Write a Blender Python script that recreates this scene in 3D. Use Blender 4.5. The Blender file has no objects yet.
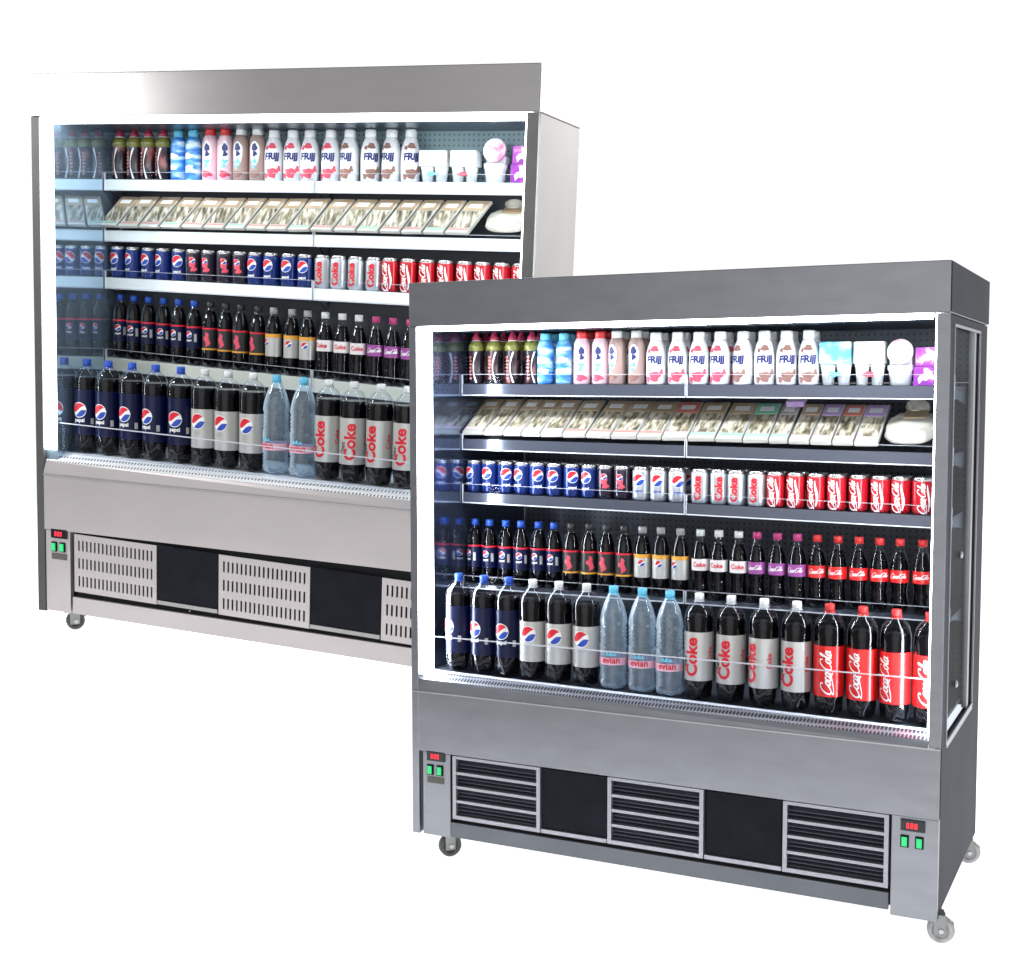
import bpy, bmesh, math, random
from mathutils import Matrix, Vector
random.seed(4)
PI = math.pi
sc = bpy.context.scene
col = sc.collection

# ------------------------------------------------------------------ materials
def new_mat(name):
    m = bpy.data.materials.new(name); m.use_nodes = True
    nt = m.node_tree; nt.nodes.clear()
    out = nt.nodes.new('ShaderNodeOutputMaterial')
    return m, nt, out

def P(name, c, rough=.4, metal=0., coat=0., em=None, es=0., vary=0., nscale=8., bump=0., trans=0., spec=None, stretch=(1, 1, 1)):
    m, nt, out = new_mat(name)
    b = nt.nodes.new('ShaderNodeBsdfPrincipled'); nt.links.new(b.outputs[0], out.inputs[0])
    b.inputs['Base Color'].default_value = (*c, 1); b.inputs['Roughness'].default_value = rough
    b.inputs['Metallic'].default_value = metal; b.inputs['Coat Weight'].default_value = coat
    b.inputs['Coat Roughness'].default_value = .06
    b.inputs['Transmission Weight'].default_value = trans
    if spec is not None: b.inputs['Specular IOR Level'].default_value = spec
    if em: b.inputs['Emission Color'].default_value = (*em, 1); b.inputs['Emission Strength'].default_value = es
    if vary or bump:
        tc = nt.nodes.new('ShaderNodeTexCoord'); mp = nt.nodes.new('ShaderNodeMapping')
        mp.inputs['Scale'].default_value = stretch
        n = nt.nodes.new('ShaderNodeTexNoise'); n.inputs['Scale'].default_value = nscale; n.inputs['Detail'].default_value = 5
        nt.links.new(tc.outputs['Object'], mp.inputs[0]); nt.links.new(mp.outputs[0], n.inputs['Vector'])
        if vary:
            r = nt.nodes.new('ShaderNodeMapRange'); r.inputs[1].default_value = .3; r.inputs[2].default_value = .7
            r.inputs[3].default_value = 1 - vary; r.inputs[4].default_value = 1 + vary
            nt.links.new(n.outputs[0], r.inputs[0])
            mx = nt.nodes.new('ShaderNodeVectorMath'); mx.operation = 'SCALE'
            mx.inputs[0].default_value = c; nt.links.new(r.outputs[0], mx.inputs['Scale'])
            nt.links.new(mx.outputs[0], b.inputs['Base Color'])
        if bump:
            bp = nt.nodes.new('ShaderNodeBump'); bp.inputs['Strength'].default_value = bump; bp.inputs['Distance'].default_value = .002
            nt.links.new(n.outputs[0], bp.inputs['Height']); nt.links.new(bp.outputs[0], b.inputs['Normal'])
    return m

def clear(name, tint=(1, 1, 1), refl=.08, edge=.55, rough=.03, rim_light=0., bump=0, fcol=None, f0=.1, f1=.75, fmin=.1):
    """thin clear plastic or glass: transparent film with a fresnel shine"""
    m, nt, out = new_mat(name)
    t = nt.nodes.new('ShaderNodeBsdfTransparent'); t.inputs[0].default_value = (*tint, 1)
    g = nt.nodes.new('ShaderNodeBsdfGlossy'); g.inputs['Roughness'].default_value = rough; g.inputs[0].default_value = (1, 1, 1, 1)
    lw = nt.nodes.new('ShaderNodeLayerWeight'); lw.inputs[0].default_value = .35
    if bump:
        tc = nt.nodes.new('ShaderNodeTexCoord'); n = nt.nodes.new('ShaderNodeTexNoise'); n.inputs['Scale'].default_value = 38
        bp = nt.nodes.new('ShaderNodeBump'); bp.inputs['Strength'].default_value = .7; bp.inputs['Distance'].default_value = .006
        nt.links.new(tc.outputs['Object'], n.inputs['Vector']); nt.links.new(n.outputs[0], bp.inputs['Height'])
        nt.links.new(bp.outputs[0], g.inputs['Normal']); nt.links.new(bp.outputs[0], lw.inputs['Normal'])
    r = nt.nodes.new('ShaderNodeMapRange'); r.inputs[3].default_value = refl; r.inputs[4].default_value = edge
    pw = nt.nodes.new('ShaderNodeMath'); pw.operation = 'POWER'; pw.inputs[1].default_value = 2.3
    nt.links.new(lw.outputs['Facing'], pw.inputs[0]); nt.links.new(pw.outputs[0], r.inputs[0])
    mx = nt.nodes.new('ShaderNodeMixShader'); nt.links.new(r.outputs[0], mx.inputs[0])
    nt.links.new(g.outputs[0], mx.inputs[2]); last = t.outputs[0]
    if rim_light:  # pale diffuse towards the rim paints in refracted edge light
        d = nt.nodes.new('ShaderNodeBsdfDiffuse'); d.inputs[0].default_value = (*(fcol or tint), 1)
        m2 = nt.nodes.new('ShaderNodeMixShader')
        fr = nt.nodes.new('ShaderNodeMapRange'); fr.inputs[1].default_value = f0; fr.inputs[2].default_value = f1; fr.inputs[3].default_value = rim_light * fmin; fr.inputs[4].default_value = rim_light
        nt.links.new(lw.outputs['Facing'], fr.inputs[0]); nt.links.new(fr.outputs[0], m2.inputs[0])
        nt.links.new(t.outputs[0], m2.inputs[1]); nt.links.new(d.outputs[0], m2.inputs[2]); last = m2.outputs[0]
    nt.links.new(last, mx.inputs[1]); nt.links.new(mx.outputs[0], out.inputs[0])
    return m

def holes(name, base, hole, cell, size, rough=.4, metal=0., offset=False, edge=.45):
    """perforated sheet: a repeating grid of dark holes; cell and size are (x, z) in metres"""
    m, nt, out = new_mat(name)
    b = nt.nodes.new('ShaderNodeBsdfPrincipled'); nt.links.new(b.outputs[0], out.inputs[0])
    b.inputs['Roughness'].default_value = rough
    tc = nt.nodes.new('ShaderNodeTexCoord'); sp = nt.nodes.new('ShaderNodeSeparateXYZ'); nt.links.new(tc.outputs['Object'], sp.inputs[0])
    def mth(op, a, v=None):
        n = nt.nodes.new('ShaderNodeMath'); n.operation = op
        for i, q in enumerate((a, v)):
            if q is None: continue
            if isinstance(q, (int, float)): n.inputs[i].default_value = q
            else: nt.links.new(q, n.inputs[i])
        return n.outputs[0]
    z = mth('DIVIDE', sp.outputs[2], cell[1]); x = mth('DIVIDE', sp.outputs[0], cell[0])
    if offset: x = mth('ADD', x, mth('MULTIPLY', mth('FLOOR', z), .5))
    fx = mth('DIVIDE', mth('MULTIPLY', mth('ABSOLUTE', mth('SUBTRACT', mth('FRACT', x), .5)), 2 * cell[0]), size[0])
    fz = mth('DIVIDE', mth('MULTIPLY', mth('ABSOLUTE', mth('SUBTRACT', mth('FRACT', z), .5)), 2 * cell[1]), size[1])
    d = mth('POWER', mth('ADD', mth('POWER', fx, 4 if size[0] != size[1] else 2), mth('POWER', fz, 4 if size[0] != size[1] else 2)), .5)
    r = nt.nodes.new('ShaderNodeMapRange'); nt.links.new(d, r.inputs[0]); r.inputs[1].default_value = .85; r.inputs[2].default_value = 1.1
    mx = nt.nodes.new('ShaderNodeMix'); mx.data_type = 'RGBA'; nt.links.new(r.outputs[0], mx.inputs[0])
    mx.inputs[6].default_value = (*hole, 1); mx.inputs[7].default_value = (*base, 1)
    nt.links.new(mx.outputs[2], b.inputs['Base Color'])
    mt = mth('MULTIPLY', r.outputs[0], metal); nt.links.new(mt, b.inputs['Metallic'])
    return m

def splash(name, base, c1, c2, scale=20, th=.5, rough=.35, stretch=(1, 1, 1)):
    """printed wrapper: irregular patches of two colours over a base"""
    m, nt, out = new_mat(name)
    b = nt.nodes.new('ShaderNodeBsdfPrincipled'); nt.links.new(b.outputs[0], out.inputs[0]); b.inputs['Roughness'].default_value = rough
    tc = nt.nodes.new('ShaderNodeTexCoord'); mp = nt.nodes.new('ShaderNodeMapping'); mp.inputs['Scale'].default_value = stretch
    n = nt.nodes.new('ShaderNodeTexNoise'); n.inputs['Scale'].default_value = scale; n.inputs['Detail'].default_value = 3
    n.noise_dimensions = '4D'; oi = nt.nodes.new('ShaderNodeObjectInfo'); mu = nt.nodes.new('ShaderNodeMath'); mu.operation = 'MULTIPLY'; mu.inputs[1].default_value = 40; nt.links.new(oi.outputs['Random'], mu.inputs[0]); nt.links.new(mu.outputs[0], n.inputs['W'])
    nt.links.new(tc.outputs['Object'], mp.inputs[0]); nt.links.new(mp.outputs[0], n.inputs['Vector'])
    r = nt.nodes.new('ShaderNodeValToRGB'); nt.links.new(n.outputs[0], r.inputs[0])
    e = r.color_ramp.elements; e[0].position = th - .12; e[0].color = (*c1, 1); e[1].position = th + .12; e[1].color = (*c2, 1)
    k = e.new(th); k.color = (*base, 1)
    nt.links.new(r.outputs[0], b.inputs['Base Color'])
    return m

M = {}
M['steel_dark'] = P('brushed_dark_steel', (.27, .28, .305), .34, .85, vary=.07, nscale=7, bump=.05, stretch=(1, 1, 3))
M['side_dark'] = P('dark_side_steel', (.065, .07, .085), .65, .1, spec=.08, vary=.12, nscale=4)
M['steel_edge'] = P('bright_steel_edge', (.5, .51, .53), .35, .8)
M['steel_light'] = P('brushed_pale_steel', (.33, .32, .32), .3, .8, vary=.06, nscale=3, stretch=(1, 1, 3), bump=.04)
M['steel_panel'] = P('pale_lower_panel', (.50, .465, .47), .45, .7, vary=.04, nscale=3, stretch=(1, 1, 3), bump=.04)
M['steel_side_light'] = P('pale_side_steel', (.42, .405, .395), .5, .2, vary=.05, nscale=4)
M['steel_post'] = P('pale_post_steel', (.2, .198, .195), .5, .5, vary=.1)
M['steel_blown'] = P('blown_out_steel', (.95, .95, .95), .3, .0)  # white colour stands in for light washing out the canopy side
M['steel_column'] = P('grey_column_steel', (.085, .085, .084), .6, .4, vary=.1)
M['mirror_dark'] = P('polished_inner_wall', (.2, .25, .38), .12, .9, vary=.2, nscale=5)
M['mirror_blue'] = P('polished_blue_wall', (.55, .72, .9), .06, .85, vary=.1, nscale=3)
M['inner_dark'] = P('inner_dark_steel', (.05, .055, .07), .4, .5)
M['inner_ceiling'] = P('inner_ceiling_steel', (.07, .09, .13), .3, .6)
M['black'] = P('black_panel', (.006, .007, .012), .5, 0, vary=.3, nscale=12, spec=.12)
M['void'] = P('dark_vent_void', (.008, .009, .014), .7)
M['louvre'] = P('louvre_slat', (.06, .065, .085), .4, .7)
M['louvre_frame'] = P('vent_frame_steel', (.36, .37, .41), .4, .6)
M['skirt_steel'] = P('skirt_steel', (.14, .15, .17), .5, .5, vary=.1, nscale=4)
M['led'] = P('led_diffuser', (.9, .9, .9), .3, em=(.86, .93, 1), es=38)
M['led_soft'] = P('soft_led_diffuser', (.9, .9, .9), .3, em=(.84, .95, 1), es=18)
M['rail_dark'] = P('dark_price_rail', (.085, .095, .13), .14, .5, coat=.6)
M['rail_line'] = P('rail_highlight_edge', (.75, .78, .85), .25, .2)
M['rail_white'] = P('pale_price_rail', (.78, .86, .88), .3)
M['rail_cream'] = P('cream_shelf_edge', (.62, .66, .6), .35)
M['shelf_dark'] = P('dark_shelf_tray', (.16, .18, .22), .3, .7)
M['shelf_under'] = P('shelf_bracket_steel', (.28, .31, .38), .3, .7)
M['deck_white'] = P('white_deck', (.8, .84, .87), .35)
M['acrylic'] = clear('clear_acrylic', (.97, .98, 1), .001, .10, .1)
M['acrylic_edge'] = P('acrylic_edge', (.6, .63, .7), .2)
M['side_glass'] = clear('side_glass', (.72, .75, .78), .02, .05, .2)
M['peg_dark'] = holes('perforated_back_dark', (.075, .085, .11), (.012, .012, .02), (.022, .022), (.008, .008), .4, .3)
M['peg_teal'] = holes('perforated_back_teal', (.27, .38, .42), (.08, .12, .15), (.018, .018), (.007, .007), .4)
M['back_shade'] = P('shaded_back_sheet', (.03, .035, .045), .4, .2)  # near-black tone paints in the shade below the top shelf
M['comb'] = holes('honeycomb_intake', (.3, .31, .34), (.02, .02, .03), (.0115, .0115), (.0088, .0088), .3, .5, True)
M['dots_white'] = holes('dotted_white_intake', (.82, .82, .82), (.09, .1, .12), (.013, .013), (.0062, .0062), .35, 0)
M['slots'] = holes('slotted_vent_panel', (.50, .48, .465), (.02, .02, .022), (.0165, .066), (.0062, .038), .4, .3)
M['caster_rubber'] = P('grey_caster_tyre', (.42, .42, .43), .5, vary=.25, nscale=30)
M['caster_dark'] = P('dark_caster_tyre', (.07, .075, .075), .5)
M['caster_metal'] = P('zinc_caster_fork', (.25, .26, .26), .35, .8)
M['green'] = P('lit_green_switch', (.02, .5, .16), .3, em=(.02, .75, .22), es=.45)
M['red_led'] = P('lit_red_digits', (.9, .02, .03), .4, em=(1, .03, .06), es=1.3)
M['display'] = P('display_glass', (.01, .01, .015), .15)
M['olive_tag'] = P('rating_plate', (.09, .085, .075), .5)
# product materials
M['cola'] = P('cola_liquid', (.0015, .001, .002), .08, spec=.04)
M['pet'] = clear('clear_bottle_plastic', (.95, .97, 1), .022, .9, .035, rim_light=.55, fcol=(.8, .88, 1), f0=.63, f1=.95, fmin=0)  # bright outline is painted into the rim colour
M['pet_low'] = clear('smoky_bottle_base', (.62, .68, .72), .1, .6, .05, rim_light=.12)
M['water'] = clear('blue_tinted_water_bottle', (.80, .91, 1), .05, .8, .08, rim_light=.9, bump=1, fcol=(.74, .88, 1))
M['cap_blue'] = P('blue_cap', (.02, .09, .52), .35)
M['cap_white'] = P('white_cap', (.75, .77, .78), .35)
M['cap_black'] = P('black_cap', (.03, .035, .03), .3)
M['cap_grey'] = P('grey_cap', (.38, .38, .38), .35)
M['cap_red'] = P('red_cap', (.62, .03, .03), .35)
M['cap_pink'] = P('magenta_cap', (.5, .05, .2), .35)
M['cap_sky'] = P('sky_blue_cap', (.12, .5, .72), .35)
M['cap_maroon'] = P('maroon_cap', (.3, .02, .06), .35)
M['navy'] = P('navy_label', (.002, .005, .04), .3, spec=.3)
M['can_blue'] = P('blue_can', (.008, .03, .19), .25, .35, coat=.4)
M['can_black'] = P('black_cherry_can', (.02, .012, .03), .25, .3, coat=.4)
M['silver'] = P('silver_label', (.52, .52, .5), .35, .3)
M['can_silver'] = P('silver_can', (.6, .62, .66), .28, .6)
M['can_red'] = P('red_can', (.55, .008, .02), .25, .25, coat=.4)
M['alu'] = P('aluminium_lid', (.72, .72, .72), .25, .9)
M['red_label'] = P('red_label', (.72, .012, .012), .28, coat=.3)
M['white_print'] = P('white_print', (.88, .88, .88), .35)
M['red_print'] = P('red_print', (.66, .01, .03), .35)
M['blue_print'] = P('blue_print', (.01, .06, .42), .35)
M['navy_print'] = P('navy_print', (.01, .015, .14), .35)
M['black_print'] = P('black_print', (.02, .02, .02), .4)
M['yellow_print'] = P('amber_print', (.75, .35, .04), .4)
M['purple_label'] = P('purple_label', (.32, .06, .3), .3)
M['label_white'] = P('pale_label', (.78, .74, .74), .35)
M['pink_label'] = P('pink_label', (.85, .5, .6), .4)
M['energy_body'] = splash('energy_drink_wrap', (.035, .012, .02), (.012, .008, .015), (.3, .1, .09), 26, .58, .25, (1, 1, .5))
M['olive'] = P('olive_shoulder_wrap', (.17, .17, .03), .25, coat=.4)
M['blue_wrap'] = splash('blue_swirl_wrap', (.12, .42, .82), (.02, .15, .62), (.75, .92, .96), 30, .5, .3, (.4, .4, 1.5))
M['pink_milk'] = P('pink_milk_bottle', (.86, .58, .66), .3, coat=.3)
M['brown_milk'] = P('chocolate_milk_bottle', (.42, .29, .26), .3, coat=.3)
M['milk_white'] = P('milk_white_bottle', (.82, .82, .84), .28, coat=.4)
M['strawberry'] = P('strawberry_print', (.72, .07, .12), .4)
M['choc'] = P('chocolate_print', (.27, .13, .1), .4)
M['sky_print'] = P('sky_print', (.15, .6, .8), .4)
M['kraft'] = splash('kraft_band', (.42, .31, .19), (.36, .26, .16), (.5, .38, .26), 14, .5, .5)
M['bread'] = splash('bread_and_filling', (.26, .22, .14), (.05, .045, .03), (.62, .58, .48), 46, .47, .3, (1.8, .5, .5))
M['film'] = P('glossy_white_film', (.48, .47, .43), .22, coat=.5)
M['puffy'] = P('loose_cream_film', (.7, .67, .58), .25, coat=.5, vary=.25, nscale=18, bump=.8)
M['green_band'] = P('mint_band', (.25, .6, .42), .4)
M['red_band'] = P('rust_band', (.6, .2, .16), .4)
M['lilac'] = P('lilac_box', (.5, .35, .66), .4)
M['tub_white'] = P('white_tub', (.85, .87, .88), .35)
M['tub_blue'] = splash('blue_yogurt_print', (.35, .7, .85), (.12, .45, .7), (.88, .92, .95), 22, .5)
M['tub_fruit'] = splash('fruit_yogurt_print', (.88, .86, .86), (.75, .2, .3), (.8, .88, .82), 20, .38)
M['tub_pink'] = splash('pink_lid_print', (.85, .6, .7), (.7, .2, .4), (.85, .85, .86), 20, .45)
M['purple_box'] = splash('purple_box_print', (.5, .08, .5), (.28, .03, .38), (.9, .5, .6), 26, .55)

# ------------------------------------------------------------------ mesh helpers
def mesh_of(name, bm, mats, smooth=False):
    me = bpy.data.meshes.new(name); bm.normal_update(); bm.to_mesh(me); bm.free()
    for m in (mats if isinstance(mats, (list, tuple)) else [mats]): me.materials.append(M[m])
    if smooth:
        me.polygons.foreach_set('use_smooth', [True] * len(me.polygons))
    return me

def add_box(bm, x0, x1, y0, y1, z0, z1, mi=0, bev=0., shear=0.):
    """shear: drop of z per metre of x"""
    vs = [bm.verts.new((x, y, z + shear * x)) for x in (x0, x1) for y in (y0, y1) for z in (z0, z1)]
    fs = [(0, 1, 3, 2), (4, 6, 7, 5), (0, 4, 5, 1), (2, 3, 7, 6), (0, 2, 6, 4), (1, 5, 7, 3)]
    faces = [bm.faces.new([vs[i] for i in f]) for f in fs]
    for f in faces: f.material_index = mi
    if bev:
        es = list({e for f in faces for e in f.edges})
        r = bmesh.ops.bevel(bm, geom=es, offset=bev, segments=2, profile=.6, affect='EDGES')
        for f in r['faces']: f.material_index = mi
    return faces

def box(*a, mat='steel_dark', name='box', **k):
    bm = bmesh.new(); add_box(bm, *a, **k); bmesh.ops.recalc_face_normals(bm, faces=bm.faces); return mesh_of(name, bm, mat)

def add_lathe(bm, prof, n=24, mi=0, closed_top=True, closed_bot=True, lobes=None, sx=1., sy=1.):
    """prof: (r, z) bottom to top. lobes: list of lobe depth per ring for a petal foot"""
    rings = []
    for i, (r, z) in enumerate(prof):
        ring = []
        for k in range(n):
            a = 2 * PI * k / n
            rr = r; zz = z
            if lobes and i < len(lobes) and lobes[i]:
                zz = z + lobes[i] * (.5 - .5 * math.cos(5 * a))
                rr = r * (1 - .10 * (.5 - .5 * math.cos(5 * a)))
            ring.append(bm.verts.new((rr * math.cos(a) * sx, rr * math.sin(a) * sy, zz)))
        rings.append(ring)
    for a, b in zip(rings, rings[1:]):
        for k in range(n):
            f = bm.faces.new((a[k], a[(k + 1) % n], b[(k + 1) % n], b[k])); f.material_index = mi; f.smooth = True
    if closed_bot: bm.faces.new(list(reversed(rings[0]))).material_index = mi
    if closed_top: bm.faces.new(rings[-1]).material_index = mi

def lathe(prof, mat, name='lathe', n=24, **k):
    bm = bmesh.new(); add_lathe(bm, prof, n, **k); return mesh_of(name, bm, mat)

def wrap_bm(bm, R, step=.004, sx=1., sy=1., bend=True):
    """bend a flat x-z drawing round a cylinder of radius R, its middle facing -y"""
    if bend:
        xs = [v.co.x for v in bm.verts]
        if xs:
            x = min(xs) + step
            while x < max(xs):
                bmesh.ops.bisect_plane(bm, geom=bm.verts[:] + bm.edges[:] + bm.faces[:], plane_co=(x, 0, 0), plane_no=(1, 0, 0))
                x += step
        for v in bm.verts:
            a = v.co.x / R; rr = R + v.co.y
            v.co = Vector((rr * math.sin(a) * sx, -rr * math.cos(a) * sy, v.co.z))
    return bm

def text_bm(txt, size, bold=.02, shear=0., rot=0.):
    """flat letters in the x-z plane, centred; rot turns them in that plane"""
    cu = bpy.data.curves.new('t', 'FONT'); cu.body = txt; cu.size = 1; cu.offset = bold; cu.shear = shear
    cu.resolution_u = 3; cu.align_x = 'CENTER'; cu.align_y = 'CENTER'
    o = bpy.data.objects.new('t', cu); col.objects.link(o)
    dg = bpy.context.evaluated_depsgraph_get(); me = bpy.data.meshes.new_from_object(o.evaluated_get(dg))
    bm = bmesh.new(); bm.from_mesh(me)
    bpy.data.objects.remove(o); bpy.data.curves.remove(cu); bpy.data.meshes.remove(me)
    ct, s = math.cos(rot), math.sin(rot)
    for v in bm.verts:
        x, y = v.co.x * size, v.co.y * size
        v.co = Vector((x * ct - y * s, 0, x * s + y * ct))
    bm.faces.ensure_lookup_table()
    if len(bm.faces):
        bm.normal_update()
        if bm.faces[0].normal.y > 0: bmesh.ops.reverse_faces(bm, faces=bm.faces)
    bmesh.ops.triangulate(bm, faces=bm.faces)
    return bm

def catmull(pts, n=5):
    out = []
    P_ = [pts[0]] + list(pts) + [pts[-1]]
    for i in range(1, len(P_) - 2):
        p0, p1, p2, p3 = P_[i - 1:i + 3]
        for k in range(n):
            t = k / n
            out.append(tuple(.5 * ((2 * p1[j]) + (p2[j] - p0[j]) * t + (2 * p0[j] - 5 * p1[j] + 4 * p2[j] - p3[j]) * t * t
                              + (-p0[j] + 3 * p1[j] - 3 * p2[j] + p3[j]) * t ** 3) for j in (0, 1)))
    out.append(tuple(pts[-1])); return out

SCRIPT = [
    [(1.28, 1.02), (1.2, 1.3), (.85, 1.38), (.4, 1.1), (.08, .55), (.12, .05), (.5, -.1), (.95, .12), (1.2, .4)],
    [(1.5, .68), (1.3, .5), (1.25, .15), (1.45, -.03), (1.68, .18), (1.7, .52), (1.5, .68), (1.85, .6)],
    [(2.3, .58), (2.12, .7), (1.92, .45), (1.9, .1), (2.1, -.03), (2.35, .2)],
    [(2.85, .6), (2.65, .68), (2.45, .42), (2.45, .08), (2.62, -.03), (2.82, .3), (2.92, .68), (2.85, .1), (3.05, .02)],
    [(3.02, .38), (3.28, .44)],
    [(4.5, 1.1), (4.38, 1.42), (4.0, 1.45), (3.58, 1.1), (3.32, .55), (3.4, .05), (3.75, -.08), (4.15, .15)],
    [(4.5, .68), (4.3, .5), (4.25, .15), (4.45, -.03), (4.68, .18), (4.7, .52), (4.5, .68), (4.8, .62)],
    [(4.85, .3), (5.1, .95), (5.22, 1.4), (5.08, 1.5), (4.98, 1.0), (4.98, .15), (5.12, -.02), (5.25, .12)],
    [(5.7, .6), (5.5, .68), (5.32, .42), (5.32, .08), (5.48, -.03), (5.68, .3), (5.78, .68), (5.74, .1), (5.95, .1)],
    [(.5, -.1), (.15, -.4), (.9, -.42), (1.8, -.25), (2.6, -.12), (3.1, -.3)],
]
def script_bm(height, rot=0., w=.13):
    """flowing two-word signature lettering drawn as pen strokes"""
    bm = bmesh.new(); k = height / 1.9; ct, s = math.cos(rot), math.sin(rot)
    for st in SCRIPT:
        p = catmull(st)
        L = []
        for i, q in enumerate(p):
            a = p[max(0, i - 1)]; b = p[min(len(p) - 1, i + 1)]
            d = Vector((b[0] - a[0], b[1] - a[1])); d.normalize() if d.length else None
            ww = w * (.55 + .75 * abs(d.y)) * (1 if 0 < i < len(p) - 1 else .5)
            nrm = Vector((-d.y, d.x)) * ww / 2
            row = []
            for sg in (1, -1):
                x = q[0] + nrm.x * sg - 3.0; y = q[1] + nrm.y * sg - .5
                x += y * .25; x *= k; y *= k
                row.append(bm.verts.new((x * ct - y * s, 0, x * s + y * ct)))
            L.append(row)
        for a, b in zip(L, L[1:]):
            bm.faces.new((a[0], a[1], b[1], b[0]))
    bm.normal_update()
    for f in bm.faces:
        if f.normal.y > 0: f.normal_flip()
    return bm

def globe_bm(r, tilt=-.0, zc=0.):
    """round three-band emblem: slots 0 white, 1 red, 2 blue"""
    bm = bmesh.new()
    n = 16
    def strip(lo, hi, mi, off):
        prev = None
        for i in range(n + 1):
            x = -1 + 2 * i / n; x *= .999
            a, b = lo(x), hi(x)
            if b < a: b = a
            cur = (bm.verts.new((x * r, off, a * r + zc)), bm.verts.new((x * r, off, b * r + zc)))
            if prev: bm.faces.new((prev[0], cur[0], cur[1], prev[1])).material_index = mi
            prev = cur
    c = lambda x, k=1.: math.sqrt(max(0, 1 - x * x)) * k
    strip(lambda x: -c(x) * 1.0, lambda x: c(x), 0, 0)
    k = .9
    ck = lambda x: math.sqrt(max(0, k * k - x * x))
    w1 = lambda x: .12 + .42 * x + .16 * math.sin(x * 3)
    w2 = lambda x: -.38 + .40 * x + .22 * math.sin(x * 3 + .5)
    strip(lambda x: max(w1(x), -ck(x)), lambda x: ck(x), 1, .0006)
    strip(lambda x: -ck(x), lambda x: min(w2(x), ck(x)), 2, .0006)
    bmesh.ops.remove_doubles(bm, verts=bm.verts, dist=1e-6)
    bm.normal_update()
    for f in bm.faces:
        if f.normal.y > 0: f.normal_flip()
    return bm

def blob_bm(cx, cz, rx, rz, seed, jag=.22, n=18):
    rnd = random.Random(seed); bm = bmesh.new()
    ph = [rnd.uniform(0, 6.28) for _ in range(3)]
    vs = []
    for k in range(n):
        a = 2 * PI * k / n
        q = 1 + jag * (math.sin(3 * a + ph[0]) * .6 + math.sin(5 * a + ph[1]) * .4)
        vs.append(bm.verts.new((cx + rx * q * math.cos(a), 0, cz + rz * q * math.sin(a))))
    f = bm.faces.new(vs); f.normal_update()
    if f.normal.y > 0: f.normal_flip()
    bmesh.ops.triangulate(bm, faces=bm.faces)
    return bm

def shift(bm, dx=0, dz=0, dy=0):
    for v in bm.verts: v.co += Vector((dx, dy, dz))
    return bm
def merge(*bms):
    a = bms[0]
    for b in bms[1:]:
        me = bpy.data.meshes.new('x'); b.to_mesh(me); b.free(); a.from_mesh(me); bpy.data.meshes.remove(me)
    return a

# ------------------------------------------------------------------ object helpers
def ob(name, me, parent=None):
    o = bpy.data.objects.new(name, me); col.objects.link(o)
    if parent: o.parent = parent
    return o
def thing(name, label, cat, group=None):
    o = bpy.data.objects.new(name, None); col.objects.link(o); o.empty_display_size = .05
    o['label'] = label; o['category'] = cat
    if group: o['group'] = group
    return o
def copy_tree(o, parent=None):
    c = o.copy(); col.objects.link(c)
    if parent: c.parent = parent
    for ch in list(o.children): copy_tree(ch, c)
    return c

# ------------------------------------------------------------------ products
def band(R, z0, z1, mat, name='label', n=28):
    return lathe([(R, z0), (R, z1)], mat, name, n, closed_top=False, closed_bot=False)

def cap_me(r, z0, z1, mat):
    return lathe([(r, z0), (r, z1 - .002), (r * .9, z1)], mat, 'cap', 18)

def big_bottle(root, capm, label, kind):
    l0, l1 = {'navy': (.068, .232), 'silver': (.066, .202), 'red_label': (.060, .216)}[label]
    if kind == 'vertical': l0, l1 = .064, .220
    r = .0465
    shell = [(r * .72, .004), (r * .92, .012), (r, .045), (r, .07), (r * .985, .075), (r * .985, .235), (r, .245), (r * .985, .262),
             (r * .93, .276), (r * .86, .287), (r * .66, .303), (r * .36, .314), (r * .30, .322), (r * .30, .33)]
    liq = [(q * .965, z) for q, z in shell if z < .28]
    ob('body', lathe(shell, 'pet', 'bottle_body', 30, lobes=[.01, .012, .004], closed_top=False), root)
    ob('cola', lathe(liq, 'cola', 'cola', 30, lobes=[.01, .012, .004]), root)
    c = ob('cap', cap_me(.0148, .318, .34, capm), root)
    ob('neck_ring', lathe([(.017, .3135), (.017, .3165)], capm, 'ring', 18), c)
    R = r + .0006
    lab = ob('label', band(R, l0, l1, label), root)
    if kind == 'globe':
        z0 = .158 if label == 'navy' else .160
        ob('emblem', mesh_of('emblem', wrap_bm(globe_bm(.028, zc=z0), R + .0009), ['white_print', 'red_print', 'blue_print']), lab)
        if label == 'navy':
            ob('lettering', mesh_of('lettering', wrap_bm(shift(text_bm('pepsi', .020, .03), 0, z0 - .037), R + .0009), 'white_print'), lab)
            ob('printed_panel', mesh_of('panel', wrap_bm(shift(flat(.012, .022), .048, z0 - .04), R + .0009), 'silver'), lab)
        else:
            ob('lettering', mesh_of('lettering', wrap_bm(shift(text_bm('pepsi', .014, .02), 0, z0 - .038), R + .0009), 'silver'), lab)
    elif kind == 'vertical':
        ob('lettering', mesh_of('lettering', wrap_bm(shift(text_bm('Coke', .056, .035, 0, PI / 2), -.008, .140), R + .0009, .003), 'red_print'), lab)
        ob('small_lettering', mesh_of('lettering', wrap_bm(shift(text_bm('Diet', .026, .01, .3, PI / 2), -.036, .115), R + .0009, .003), 'black_print'), lab)
        ob('side_print', mesh_of('print', wrap_bm(shift(text_bm('Coke', .022, .02, 0, PI / 2), .055, .15), R + .0009, .003), 'red_print'), lab)
    elif kind == 'script':
        ob('lettering', mesh_of('lettering', wrap_bm(shift(script_bm(.043, PI / 2, .17), -.004, .138), R + .0009, .003), 'white_print'), lab)

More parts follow.
